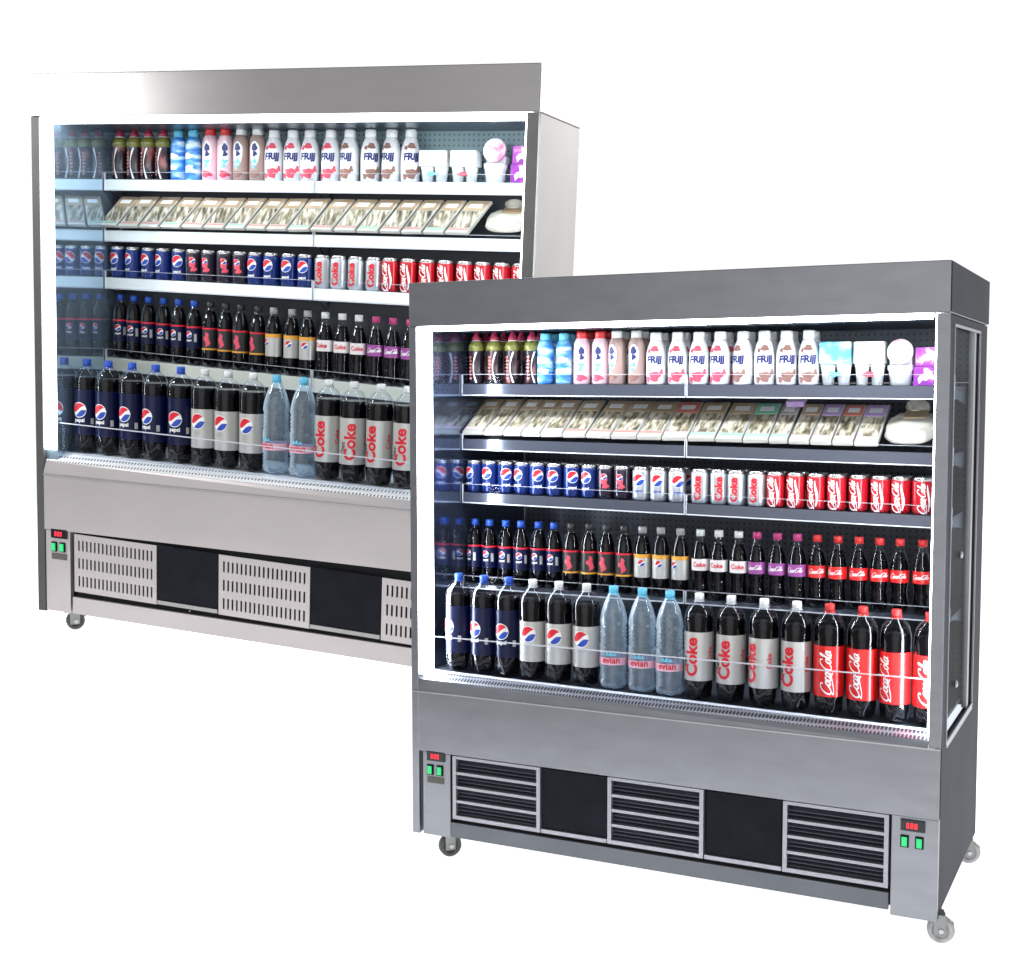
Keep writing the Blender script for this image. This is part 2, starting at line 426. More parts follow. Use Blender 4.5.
def flat(w, h):
    bm = bmesh.new(); vs = [bm.verts.new((x, 0, z)) for x, z in ((-w / 2, -h / 2), (w / 2, -h / 2), (w / 2, h / 2), (-w / 2, h / 2))]
    bm.faces.new(vs); return bm

def water_bottle(root):
    r = .046; prof = [(r * .8, .003), (r * .96, .01), (r, .02)]
    z = .03
    while z < .072: prof += [(r, z), (r * .90, z + .005)]; z += .0105
    prof += [(r, .077), (r * .985, .08), (r * .985, .135), (r, .14)]
    z = .15
    while z < .215: prof += [(r, z), (r * .90, z + .006)]; z += .013
    prof += [(r, .222), (r * .93, .245), (r * .74, .277), (r * .5, .302), (r * .32, .318), (r * .3, .328)]
    ob('body', lathe(prof, 'water', 'bottle_body', 28, lobes=[.008, .008, .002], closed_top=False), root)
    c = ob('cap', cap_me(.0155, .318, .34, 'cap_sky'), root)
    ob('neck_ring', lathe([(.0175, .313), (.0175, .3165)], 'cap_sky', 'ring', 18), c)
    R = r + .0006
    lab = ob('label', band(R, .084, .108, 'pink_label'), root)
    ob('lettering', mesh_of('l', wrap_bm(shift(text_bm('evian', .030, .025), 0, .1), R + .0009), 'red_print'), lab)
    mt = merge(*[shift(tri(w, h), x, .116) for w, h, x in ((.013, .012, -.012), (.015, .016, .0), (.012, .01, .013))])
    ob('emblem', mesh_of('m', wrap_bm(mt, R + .0009), 'sky_print'), lab)

def tri(w, h):
    bm = bmesh.new(); vs = [bm.verts.new(p) for p in ((-w / 2, 0, 0), (w / 2, 0, 0), (0, 0, h))]; bm.faces.new(vs); return bm

def small_bottle(root, capm, label, kind):
    r = .0292
    if kind == 'contour':
        shell = [(r * .8, .002), (r * .94, .008), (r * .98, .03), (r * .86, .06), (r * .86, .075), (r * .97, .105), (r, .12), (r * .985, .15),
                 (r * .85, .168), (r * .6, .19), (r * .42, .205), (r * .40, .222)]
        z0, z1 = .098, .137
    else:
        shell = [(r * .8, .002), (r * .95, .008), (r, .03), (r * .97, .06), (r * .97, .13), (r, .145), (r * .97, .165),
                 (r * .82, .185), (r * .55, .203), (r * .42, .211), (r * .40, .222)]
        z0, z1 = .062, .142
    liq = [(q * .95, z) for q, z in shell if z < .204]
    liq = [(q, z) for q, z in liq]
    ob('body', lathe(shell, 'pet', 'bottle_body', 22, lobes=[.005, .006, .0], closed_top=False), root)
    ob('cola', lathe(liq, 'cola', 'cola', 22, lobes=[.005, .006, .0]), root)
    ob('cap', cap_me(.0145, .213, .235, capm), root)
    R = r + .0005
    lab = ob('label', band(R, z0, z1, label, n=22), root)
    if kind in ('blue', 'dark', 'silver'):
        top = {'blue': 'red_print', 'dark': 'red_print', 'silver': 'yellow_print'}[kind]
        ob('label_stripe', band(R + .0005, z1 - .006 if kind != 'silver' else z1 - .013, z1, top, n=22), lab)
        if kind == 'dark':
            ob('lower_stripe', band(R + .0005, z0, z0 + .006, 'yellow_print', n=22), lab)
            ob('emblem', mesh_of('e', wrap_bm(merge(blob_bm(0, .105, .011, .018, 5, .5), blob_bm(.004, .085, .009, .010, 8, .5)), R + .0009), 'strawberry'), lab)
        else:
            ob('emblem', mesh_of('e', wrap_bm(globe_bm(.0125, zc=.112), R + .0009), ['white_print', 'red_print', 'blue_print']), lab)
            if kind == 'blue':
                ob('lettering', mesh_of('l', wrap_bm(shift(text_bm('pepsi', .011, .03), 0, .091), R + .0009), 'white_print'), lab)
                ob('printed_panel', mesh_of('p', wrap_bm(shift(flat(.010, .03), .026, .1), R + .0009), 'silver'), lab)
    else:
        if label == 'red_label':
            ob('lettering', mesh_of('l', wrap_bm(shift(script_bm(.017, 0, .2), 0, .118), R + .0009), 'white_print'), lab)
        elif label == 'purple_label':
            ob('lettering', mesh_of('l', wrap_bm(shift(script_bm(.018, 0, .22), 0, .118), R + .0009), 'white_print'), lab)
        else:
            ob('lettering', mesh_of('l', wrap_bm(shift(text_bm('Coke', .021, .03), 0, .118), R + .0009), 'red_print'), lab)

def can(root, body, kind):
    r = .0308; h = .115
    ob('body', lathe([(r * .8, 0), (r * .86, .002), (r, .010), (r, h - .016), (r * .97, h - .011)], body, 'can_body', 26), root)
    c = ob('lid', lathe([(r * .97, h - .011), (r * .84, h - .002), (r * .84, h), (r * .78, h), (r * .77, h - .004)], 'alu', 'lid', 26), root)
    ob('pull_tab', shifted_box(-.006, .006, -.014, .008, h - .0035, h - .0015), c)
    R = r + .0006
    if kind == 'globe':
        ob('emblem', mesh_of('e', wrap_bm(globe_bm(.0215, zc=.071), R), ['white_print', 'red_print', 'blue_print']), root)
        ob('lettering', mesh_of('l', wrap_bm(shift(text_bm('pepsi', .014, .03), 0, .033), R), 'white_print' if body != 'can_silver' else 'blue_print'), root)
    elif kind == 'cherry':
        ob('emblem', mesh_of('e', wrap_bm(merge(blob_bm(-.003, .07, .012, .016, 3, .5), blob_bm(.005, .048, .010, .014, 9, .5)), R), 'strawberry'), root)
        ob('emblem_ring', mesh_of('e', wrap_bm(globe_bm(.011, zc=.076), R + .0009), ['white_print', 'red_print', 'blue_print']), root)
    elif kind == 'coke':
        ob('printed_panel', mesh_of('p', wrap_bm(shift(flat(.027, .074), 0, .052), R), 'cap_grey'), root)
        ob('lettering', mesh_of('l', wrap_bm(shift(text_bm('Coke', .036, .045, 0, PI / 2), 0, .052), R + .0006, .003), 'red_print'), root)
    elif kind == 'script':
        ob('lettering', mesh_of('l', wrap_bm(shift(script_bm(.03, PI / 2, .2), -.004, .052), R, .003), 'white_print'), root)
        pts = [(-.004 + .020 + .004 * math.sin(t * 5), .01 + .083 * t) for t in [i / 14 for i in range(15)]]
        bm = bmesh.new(); prev = None
        for i, (x, z) in enumerate(pts):
            w = .0012 + .003 * math.sin(PI * i / 14)
            cur = (bm.verts.new((x - w, 0, z)), bm.verts.new((x + w, 0, z)))
            if prev: bm.faces.new((prev[0], prev[1], cur[1], cur[0]))
            prev = cur
        ob('ribbon_print', mesh_of('r', wrap_bm(bm, R, .003), 'white_print'), root)

def shifted_box(*a): return box(*a, mat='alu', name='tab', bev=.0008)

def energy(root):
    r = .0285
    ob('body', lathe([(r * .9, 0), (r, .006), (r, .035), (r * .9, .05), (r * .9, .085), (r, .115), (r, .125)], 'energy_body', 'b', 22), root)
    ob('shoulder', lathe([(r + .0004, .118), (r + .0004, .135), (r * .8, .148), (r * .6, .153)], 'olive', 's', 22), root)
    c = ob('cap', lathe([(.0165, .152), (.0165, .166), (.012, .172), (.008, .181), (.0075, .184)], 'cap_maroon', 'c', 18), root)
    ob('cap_ring', lathe([(.0175, .150), (.0175, .155)], 'white_print', 'ring', 18), c)
    bm = bmesh.new(); prev = None
    for i in range(17):
        t = i / 16; z = .004 + .11 * t; x = .018 - .012 * math.sin(PI * t) ; w = .0022 + .001 * math.cos(PI * 2 * t)
        cur = (bm.verts.new((x - w, .0006, z)), bm.verts.new((x + w, .0006, z)))
        if prev: bm.faces.new((prev[0], prev[1], cur[1], cur[0]))
        prev = cur
    ob('swoosh', mesh_of('sw', wrap_bm(bm, r + .0006, .004), 'white_print'), root)
    gl = bmesh.new(); rnd = random.Random(2)
    glyphs = []
    for i in range(7):
        g = blob_bm(-.006 + rnd.uniform(-.001, .001), .02 + i * .0125, .0062, .0045, 20 + i, .6, 10); glyphs.append(g)
    gl.free(); bmx = merge(*glyphs)
    ob('lettering', mesh_of('g', wrap_bm(bmx, r + .001, .004), 'red_band'), root)

def blue_drink(root):
    r = .029
    ob('body', lathe([(r * .9, 0), (r, .006), (r, .12), (r * .93, .138), (r * .7, .15), (r * .62, .154)], 'blue_wrap', 'b', 22), root)
    ob('cap', lathe([(.0185, .153), (.0185, .174), (.016, .178)], 'cap_sky', 'c', 18), root)
    R = r + .0006
    ob('label', mesh_of('w', wrap_bm(merge(blob_bm(0, .085, .021, .011, 4, .25), blob_bm(.004, .045, .018, .008, 6, .25)), R), 'white_print'), root)

def milk(root, body, capm, seed):
    r = .0295
    ob('body', lathe([(r * .9, 0), (r, .006), (r, .12), (r * .95, .14), (r * .72, .156), (r * .62, .16)], body, 'b', 22, ), root)
    ob('cap', lathe([(.0195, .158), (.0195, .178), (.017, .183)], capm, 'c', 18), root)
    R = r + .0006
    ob('emblem', mesh_of('e', wrap_bm(merge(blob_bm(0, .115, .011, .013, seed, .2), blob_bm(.001, .093, .008, .010, seed + 1, .35)), R + .0007), 'navy_print'), root)
    ob('label', mesh_of('w', wrap_bm(blob_bm(0, .095, .019, .042, seed + 2, .08), R), 'tub_white'), root)
    ob('lettering', mesh_of('s', wrap_bm(merge(blob_bm(.0, .066, .011, .008, seed + 3, .6), blob_bm(-.004, .05, .008, .007, seed + 4, .6)), R + .0007), 'sky_print'), root)
    ob('lower_print', mesh_of('lp', wrap_bm(merge(blob_bm(-.002, .022, .02, .012, seed + 5, .3)), R + .0003), 'choc' if body == 'brown_milk' else 'strawberry'), root)

def shake(root, print_):
    r = .034
    ob('body', lathe([(r * .86, 0), (r * .95, .006), (r * .97, .03), (r, .075), (r * .97, .105), (r * .8, .13), (r * .62, .145), (r * .58, .15)], 'milk_white', 'b', 24), root)
    ob('cap', lathe([(.0205, .149), (.0195, .172), (.0175, .176)], 'milk_white', 'c', 18), root)
    R = r + .0008
    ob('lettering', mesh_of('l', wrap_bm(shift(text_bm('FRijj', .032, .05, .15, .08), 0, .083), R), 'navy_print'), root)
    ob('lower_print', mesh_of('p', wrap_bm(merge(blob_bm(.004, .028, .020, .017, 31, .3), blob_bm(-.02, .018, .009, .010, 32, .3), blob_bm(.028, .042, .007, .01, 33, .3)), R), print_), root)
    bm = bmesh.new()
    ob('shoulder_print', mesh_of('p', slant(merge(blob_bm(.002, .119, .014, .010, 34, .25), blob_bm(-.018, .112, .006, .007, 35, .25)), r), print_), root)
    bm.free()

def slant(bm, r):
    """lay a flat print on the tapering shoulder of the shake bottle"""
    pr = [(.09, r), (.105, r * .97), (.13, r * .8), (.145, r * .62)]
    bmesh.ops.subdivide_edges(bm, edges=bm.edges, cuts=1)
    for v in bm.verts:
        z = v.co.z; R = r
        for (z0, r0), (z1, r1) in zip(pr, pr[1:]):
            if z0 <= z <= z1: R = r0 + (r1 - r0) * (z - z0) / (z1 - z0)
        R += .0016; a = v.co.x / R
        v.co = Vector((R * math.sin(a), -R * math.cos(a), z))
    return bm

def sandwich(root, L, w, band_mat, edge_mat):
    """wedge pack lying back on the shelf; local y runs up its face, z is its thickness"""
    bm = bmesh.new()
    add_box(bm, -w / 2, w / 2, 0, L, .012, .028, bev=.003); bmesh.ops.recalc_face_normals(bm, faces=bm.faces)
    b = ob('pack', mesh_of('p', bm, 'film'), root)
    ob('window', box(-w * .43, w * .43, L * .16, L * .66, .0275, .0295, mat='bread', name='win', bev=.0008), b)
    lb = ob('label_band', box(-w * .46, w * .46, L * .68, L * .97, .0275, .0300, mat=band_mat, name='band', bev=.0008), root)
    ob('printed_panel', box(-w * .28, w * .28, L * .76, L * .88, .0302, .0306, mat='tub_white', name='pr'), lb)
    ob('lower_edge', box(-w * .46, w * .46, L * .1, L * .125, .0278, .0296, mat=edge_mat, name='e'), root)

def loaf_bag(root):
    bm = bmesh.new()
    bmesh.ops.create_icosphere(bm, subdivisions=4, radius=1)
    rnd = random.Random(5)
    from mathutils import noise
    for v in bm.verts:
        p = v.co.copy(); n = noise.noise(p * 2.3) * .22 + noise.noise(p * 6) * .07
        sgn = lambda q: math.copysign(abs(q) ** .7, q)
        v.co = Vector((sgn(p.x) * .078, .1 + sgn(p.y) * .1, .024 + sgn(p.z) * .025)) * (1 + n * .35)
    for f in bm.faces: f.smooth = True
    ob('bag', mesh_of('bag', bm, 'puffy'), root)
    ob('label', box(-.03, .04, .125, .185, .044, .0525, mat='kraft', name='l', bev=.003), root)
    bm = bmesh.new()
    bmesh.ops.create_cone(bm, segments=12, radius1=.012, radius2=.03, depth=.05, cap_ends=True)
    for v in bm.verts: v.co = Vector((v.co.x * 1.3, v.co.z + .2, v.co.y + .045))
    ob('twist', mesh_of('tw', bm, 'puffy'), root)

def multipack(root, w, h, mat, kind):
    bm = bmesh.new(); add_box(bm, -w / 2, w / 2, -.03, .03, h * .48, h, bev=.006); bmesh.ops.recalc_face_normals(bm, faces=bm.faces)
    ob('sleeve', mesh_of('s', bm, mat), root)
    for sx in (-1, 1):
        t = ob('tub', lathe([(w * .17, 0), (w * .23, h * .42), (w * .245, h * .43), (w * .245, h * .47)], 'tub_white', 't', 18), root)
        t.location = (sx * w * .25, -.005, 0)
    ob('printed_panel', mesh_of('pp', shift(merge(blob_bm(0, h * .25, w * .2, h * .06, 3 if kind else 5, .3)), 0, 0, -.005 - w * .245), 'sky_print' if kind else 'strawberry'), root)

def lidded_tub(root):
    ob('tub', lathe([(.03, 0), (.037, .045), (.04, .05), (.04, .062)], 'tub_white', 't', 22), root)
    l = ob('round_lid', lathe([(.038, -.004), (.0405, 0), (.0405, .005), (.038, .008)], 'tub_pink', 'l', 28), root)
    l.location = (0, -.012, .104); l.rotation_euler = (PI / 2 - .12, 0, 0)
    ob('carton', box(-.034, .034, -.002, .045, .0625, .088, mat='tub_white', name='c', bev=.002), root)

def small_carton(root, w, h):
    ob('carton', box(-w / 2, w / 2, -.03, .03, 0, h, mat='purple_box', name='c', bev=.0015), root)
    ob('printed_panel', mesh_of('p', shift(merge(blob_bm(.006, h * .55, w * .28, h * .3, 12, .5), blob_bm(-.016, h * .3, w * .1, h * .14, 14, .5)), 0, 0, -.0306), 'tub_white'), root)

KINDS = {  # key: (object name, category, plural phrase, builder)
 'big_blue': ('cola_bottle', 'soda bottle', 'big cola bottles with blue caps', lambda r: big_bottle(r, 'cap_blue', 'navy', 'globe')),
 'big_silver': ('cola_bottle', 'soda bottle', 'big silver-label bottles with round emblems', lambda r: big_bottle(r, 'cap_white', 'silver', 'globe')),
 'big_diet': ('cola_bottle', 'soda bottle', 'big silver-label bottles with red lettering', lambda r: big_bottle(r, 'cap_white', 'silver', 'vertical')),
 'big_red': ('cola_bottle', 'soda bottle', 'big red-label cola bottles', lambda r: big_bottle(r, 'cap_red', 'red_label', 'script')),
 'water': ('water_bottle', 'water bottle', 'clear blue-capped water bottles', lambda r: water_bottle(r)),
 'sm_blue': ('cola_bottle', 'soda bottle', 'small cola bottles with blue caps', lambda r: small_bottle(r, 'cap_blue', 'navy', 'blue')),
 'sm_dark': ('cola_bottle', 'soda bottle', 'small cola bottles with black caps', lambda r: small_bottle(r, 'cap_black', 'black_print', 'dark')),
 'sm_silver': ('cola_bottle', 'soda bottle', 'small bottles with orange-edged silver labels', lambda r: small_bottle(r, 'cap_grey', 'silver', 'silver')),
 'sm_white': ('cola_bottle', 'soda bottle', 'small waisted bottles with white caps', lambda r: small_bottle(r, 'cap_white', 'label_white', 'contour')),
 'sm_pink': ('cola_bottle', 'soda bottle', 'small waisted bottles with magenta caps', lambda r: small_bottle(r, 'cap_pink', 'purple_label', 'contour')),
 'sm_red': ('cola_bottle', 'soda bottle', 'small waisted bottles with red caps', lambda r: small_bottle(r, 'cap_red', 'red_label', 'contour')),
 'can_blue': ('soda_can', 'soda can', 'blue soda cans', lambda r: can(r, 'can_blue', 'globe')),
 'can_black': ('soda_can', 'soda can', 'black soda cans', lambda r: can(r, 'can_black', 'cherry')),
 'can_globe': ('soda_can', 'soda can', 'silver cans with round emblems', lambda r: can(r, 'can_silver', 'globe')),
 'can_diet': ('soda_can', 'soda can', 'silver cans with red lettering', lambda r: can(r, 'can_silver', 'coke')),
 'can_red': ('soda_can', 'soda can', 'red soda cans', lambda r: can(r, 'can_red', 'script')),
 'energy': ('energy_drink', 'drink bottle', 'dark olive-shouldered drink bottles', energy),
 'blue_drink': ('drink_bottle', 'drink bottle', 'blue and white swirled bottles', blue_drink),
 'pink_milk': ('milk_bottle', 'milk bottle', 'pink milk bottles', lambda r: milk(r, 'pink_milk', 'cap_red', 40)),
 'brown_milk': ('milk_bottle', 'milk bottle', 'brown milk bottles', lambda r: milk(r, 'brown_milk', 'cap_white', 50)),
 'shake_red': ('milkshake_bottle', 'milkshake', 'white milkshake bottles with red splashes', lambda r: shake(r, 'strawberry')),
 'shake_brown': ('milkshake_bottle', 'milkshake', 'white milkshake bottles with brown splashes', lambda r: shake(r, 'choc')),
}
ORD = ['first', 'second', 'third', 'fourth', 'fifth', 'sixth', 'seventh', 'eighth', 'ninth', 'tenth', 'eleventh', 'twelfth', 'thirteenth']
PROTO = {}
def place(kind, Mw, loc, yaw, label, group, first):
    name, cat, plural, fn = KINDS[kind]
    if kind not in PROTO:
        r = thing(name, label, cat, group); fn(r); PROTO[kind] = r
    else:
        r = copy_tree(PROTO[kind]); r['label'] = label; r['group'] = group
    r.matrix_world = Mw @ Matrix.Translation(loc) @ Matrix.Rotation(yaw, 4, 'Z')
    return r

def row(Mw, fridge, kinds, xs, y, zfun, back=None, yj=.003):
    runs = {}
    for k, x in zip(kinds, xs): runs.setdefault(k, []).append(x)
    for (pos, yy) in (('', y), ('back', back)):
        if yy is None: continue
        for k, L in runs.items():
            for i, x in enumerate(L):
                pl = KINDS[k][2]
                if pos: lab = f'{ORD[i]} from left, back-row {pl}, {fridge}'
                else: lab = f'{ORD[i]} from left of the front-row {pl}, {fridge}'
                xx = x + random.uniform(-.0022, .0022)
                yaw = random.choice((random.uniform(-.2, .2), random.uniform(-.5, .5)))
                if pos: yaw = random.uniform(-1, 1)
                place(k, Mw, (xx, yy + random.uniform(-yj, yj), zfun(xx)), yaw, lab, f'{pl} in the {fridge}', not pos)

# ------------------------------------------------------------------ refrigerated cabinet
def caster(parent, x, y, z, h, tyre, brake=True, yaw=.5):
    c = ob('caster', box(-.026, .026, -.026, .026, h - .006, h, mat='caster_metal', name='plate'), parent)
    c.location = (x, y, z); c.rotation_euler = (0, 0, yaw)
    bm = bmesh.new()
    for s in (-1, 1): add_box(bm, s * .019 - .0015, s * .019 + .0015, -.006, .03, h * .3, h - .007)
    add_box(bm, -.0204, .0204, -.006, .024, h - .016, h - .0072)
    if brake: add_box(bm, -.012, .012, .03, .052, h * .62, h * .68)
    ob('fork', mesh_of('fork', bm, 'caster_metal'), c)
    R = h * .44
    bm = bmesh.new(); add_lathe(bm, [(R * .55, -.0115), (R * .6, -.016), (R * .88, -.016), (R, -.010), (R, .010), (R * .88, .016), (R * .6, .016), (R * .55, .0115)], 22)
    for v in bm.verts: v.co = Vector((v.co.z, v.co.x + .016, v.co.y + R))
    ob('wheel', mesh_of('wheel', bm, tyre), c)
    bm = bmesh.new(); add_lathe(bm, [(.007, -.023), (.009, -.021), (.009, .021), (.007, .023)], 12)
    for v in bm.verts: v.co = Vector((v.co.z, v.co.x + .016, v.co.y + R))
    ob('axle', mesh_of('axle', bm, 'steel_edge'), c)

def control_panel(parent, x0, x1, z0, z1, sheet, dx0, dz0, sw, dy=0., tag=True):
    cp = ob('control_panel', box(x0, x1, .0, .02, z0, z1, mat=sheet, name='cp', bev=.0015), parent)
    d = ob('display', box(dx0, dx0 + .07, -.006, .0, dz0, dz0 + .034, mat='display', name='d', bev=.002), cp)
    bm = bmesh.new()
    for k in range(3):
        bx = dx0 + .018 + k * .0115
        for (a, b, c_, e) in ((0, .007, 0, .002), (0, .007, .007, .009), (0, .007, .014, .016), (0, .002, .002, .014), (.005, .007, .002, .014)):
            add_box(bm, bx + a, bx + b, -.0075, -.0062, dz0 + .009 + c_, dz0 + .009 + e)
    ob('digits', mesh_of('digits', bm, 'red_led'), d)
    for k in (0, 1):
        f = ob('switch', box(dx0 + k * sw, dx0 + .024 + k * sw, -.005, .0, dz0 - .05, dz0 - .014, mat='black', name='sw', bev=.0015), cp)
        ob('rocker', box(dx0 + .004 + k * sw, dx0 + .020 + k * sw, -.009, -.0052, dz0 - .046, dz0 - .018, mat='green', name='rk', bev=.0015), f)
    if tag: ob('rating_plate', box(dx0, dx0 + .066, -.002, .0, dz0 - .078, dz0 - .056, mat='olive_tag', name='tag'), cp)

def louvre(parent, x0, x1, z0, z1):
    v = ob('vent_grille', None, parent) if False else None
    fr = bmesh.new(); t = .013
    add_box(fr, x0, x0 + t, -.004, .018, z0, z1); add_box(fr, x1 - t, x1, -.004, .018, z0, z1)
    add_box(fr, x0 + t, x1 - t, -.003, .018, z1 - t * .75, z1); add_box(fr, x0 + t, x1 - t, -.003, .018, z0, z0 + t)
    g = ob('vent_grille', mesh_of('g', fr, 'louvre_frame'), parent)
    H = (z1 - z0 - t * 1.75)
    for k in range(1, 4):
        zc = z0 + t + H * k / 4
        ob('frame_bar', box(x0 + t, x1 - t, -.002, .016, zc - .005, zc + .005, mat='louvre_frame', name='bar', bev=.001), g)
    for k in range(4):
        zc = z0 + t + H * (k + .5) / 4
        bm = bmesh.new()
        for j in (-1, 0, 1):
            q = add_box(bm, x0 + t, x1 - t, .010, .026, -.0012, .0012)
            for f in q:
                pass
            vs = bm.verts[-8:] if False else list({w for f in q for w in f.verts})
            for w in vs:
                yy = w.co.y - .018; w.co.z += yy * 1.0 + zc + j * .0125
        ob('slat', mesh_of('slat', bm, 'louvre'), g)
    ob('dark_backing', box(x0 + t, x1 - t, .032, .036, z0 + t, z1 - t, mat='void', name='back'), g)

def slotted_plate(x0, x1, z0, z1, sh, nx, nz, wr=.4, hr=.58, th=.004):
    """thin plate with nz rows of nx upright slots cut through it"""
    bm = bmesh.new(); mx = .012; px = (x1 - x0 - 2 * mx) / nx; mz = .008; pz = (z1 - z0 - 2 * mz) / nz
    xs = [x0]; zs = [z0]
    for i in range(nx): c = x0 + mx + px * (i + .5); xs += [c - px * wr / 2, c + px * wr / 2]
    for j in range(nz): c = z0 + mz + pz * (j + .5); zs += [c - pz * hr / 2, c + pz * hr / 2]
    xs.append(x1); zs.append(z1)
    V = [[[bm.verts.new((x, y, z + sh * x)) for z in zs] for x in xs] for y in (0, th)]
    hole = lambda i, j: 0 <= i < len(xs) - 1 and 0 <= j < len(zs) - 1 and i % 2 == 1 and j % 2 == 1
    for i in range(len(xs) - 1):
        for j in range(len(zs) - 1):
            if hole(i, j):
                a = [(i, j), (i + 1, j), (i + 1, j + 1), (i, j + 1)]
                for p, q in zip(a, a[1:] + a[:1]): bm.faces.new((V[0][p[0]][p[1]], V[0][q[0]][q[1]], V[1][q[0]][q[1]], V[1][p[0]][p[1]]))
            else:
                bm.faces.new((V[0][i][j], V[0][i + 1][j], V[0][i + 1][j + 1], V[0][i][j + 1]))
                bm.faces.new((V[1][i][j], V[1][i][j + 1], V[1][i + 1][j + 1], V[1][i + 1][j]))
    bmesh.ops.recalc_face_normals(bm, faces=bm.faces)
    return mesh_of('plate', bm, 'steel_panel')

def shelf_unit(root, x0, x1, y0, y1, z, sh, h, tray, rail, guard_h=.034, rail_in=True):
    """one bay of a shelf: tray, front price rail, clear guard, end brackets"""
    Z = lambda x: z + sh * x
    s = ob('shelf', box(x0, x1, y0 + .006, y1, z - .012, z - .001, mat=tray, name='tray', shear=sh), root)
    bm = bmesh.new(); add_box(bm, x0, x1, y0, y0 + .0055, z - h, z, 0, shear=sh)
    add_box(bm, x0, x1, y0 - .004, y0 + .0055, z - h - .004, z - h - .0005, 1, shear=sh)
    for xe in (x0, x1 - .0022):
        add_box(bm, xe, xe + .0022, y0 - .0045, y0 + .004, z - h - .003, z + max(guard_h, .004), 1, shear=sh)
    bmesh.ops.recalc_face_normals(bm, faces=bm.faces)
    ob('price_rail', mesh_of('rail', bm, [rail, 'rail_line']), s)
    if guard_h:
        ob('guard', box(x0 + .003, x1 - .003, y0 + .001, y0 + .003, z + .0005, z + guard_h, mat='acrylic', name='guard', shear=sh), s)
        ob('guard_edge', box(x0 + .003, x1 - .003, y0 + .0005, y0 + .0032, z + guard_h, z + guard_h + .0012, mat='acrylic_edge', name='ge', shear=sh), s)
    for xe in (x0 + .002, x1 - .004):
        bm = bmesh.new()
        pts = [(y0 + .008, Z(xe) - .013), (y1, Z(xe) - .013), (y1, Z(xe) - .075), (y0 + .03, Z(xe) - h)]
        a = [bm.verts.new((xe, y, zz)) for y, zz in pts]; b = [bm.verts.new((xe + .002, y, zz)) for y, zz in pts]
        bm.faces.new(a); bm.faces.new(list(reversed(b)))
        for i in range(4): bm.faces.new((a[i], b[i], b[(i + 1) % 4], a[(i + 1) % 4]))
        bmesh.ops.recalc_face_normals(bm, faces=bm.faces)
        ob('bracket', mesh_of('br', bm, 'shelf_under'), s)
    return s

def prism_x(x0, x1, prof, mat, name='prism', end=True):
    """prof: closed list of (y, z) extruded along x"""
    bm = bmesh.new()
    a = [bm.verts.new((x0, y, z)) for y, z in prof]; b = [bm.verts.new((x1, y, z)) for y, z in prof]
    if end: bm.faces.new(a); bm.faces.new(list(reversed(b)))
    n = len(prof)
    for i in range(n): bm.faces.new((a[i], b[i], b[(i + 1) % n], a[(i + 1) % n]))
    bmesh.ops.recalc_face_normals(bm, faces=bm.faces)
    return mesh_of(name, bm, mat)

def side_panel_with_window(W, D, t, mat, glass):
    """right side sheet with a glazed opening"""
    ys = [0.052, .105, .655, D]; za, zb, zc = .5, 1.72, 1.75
    bm = bmesh.new()
    add_box(bm, W - t, W, .021, .09, -.012, 1.749)
    add_box(bm, W - t, W, .66, D, 0, 1.749)
    add_box(bm, W - t, W, .09, .66, 0, .49)
    add_box(bm, W - t, W, .09, .66, 1.725, 1.749)
    bmesh.ops.remove_doubles(bm, verts=bm.verts, dist=1e-5)
    bmesh.ops.recalc_face_normals(bm, faces=bm.faces)
    return mesh_of('side', bm, mat)

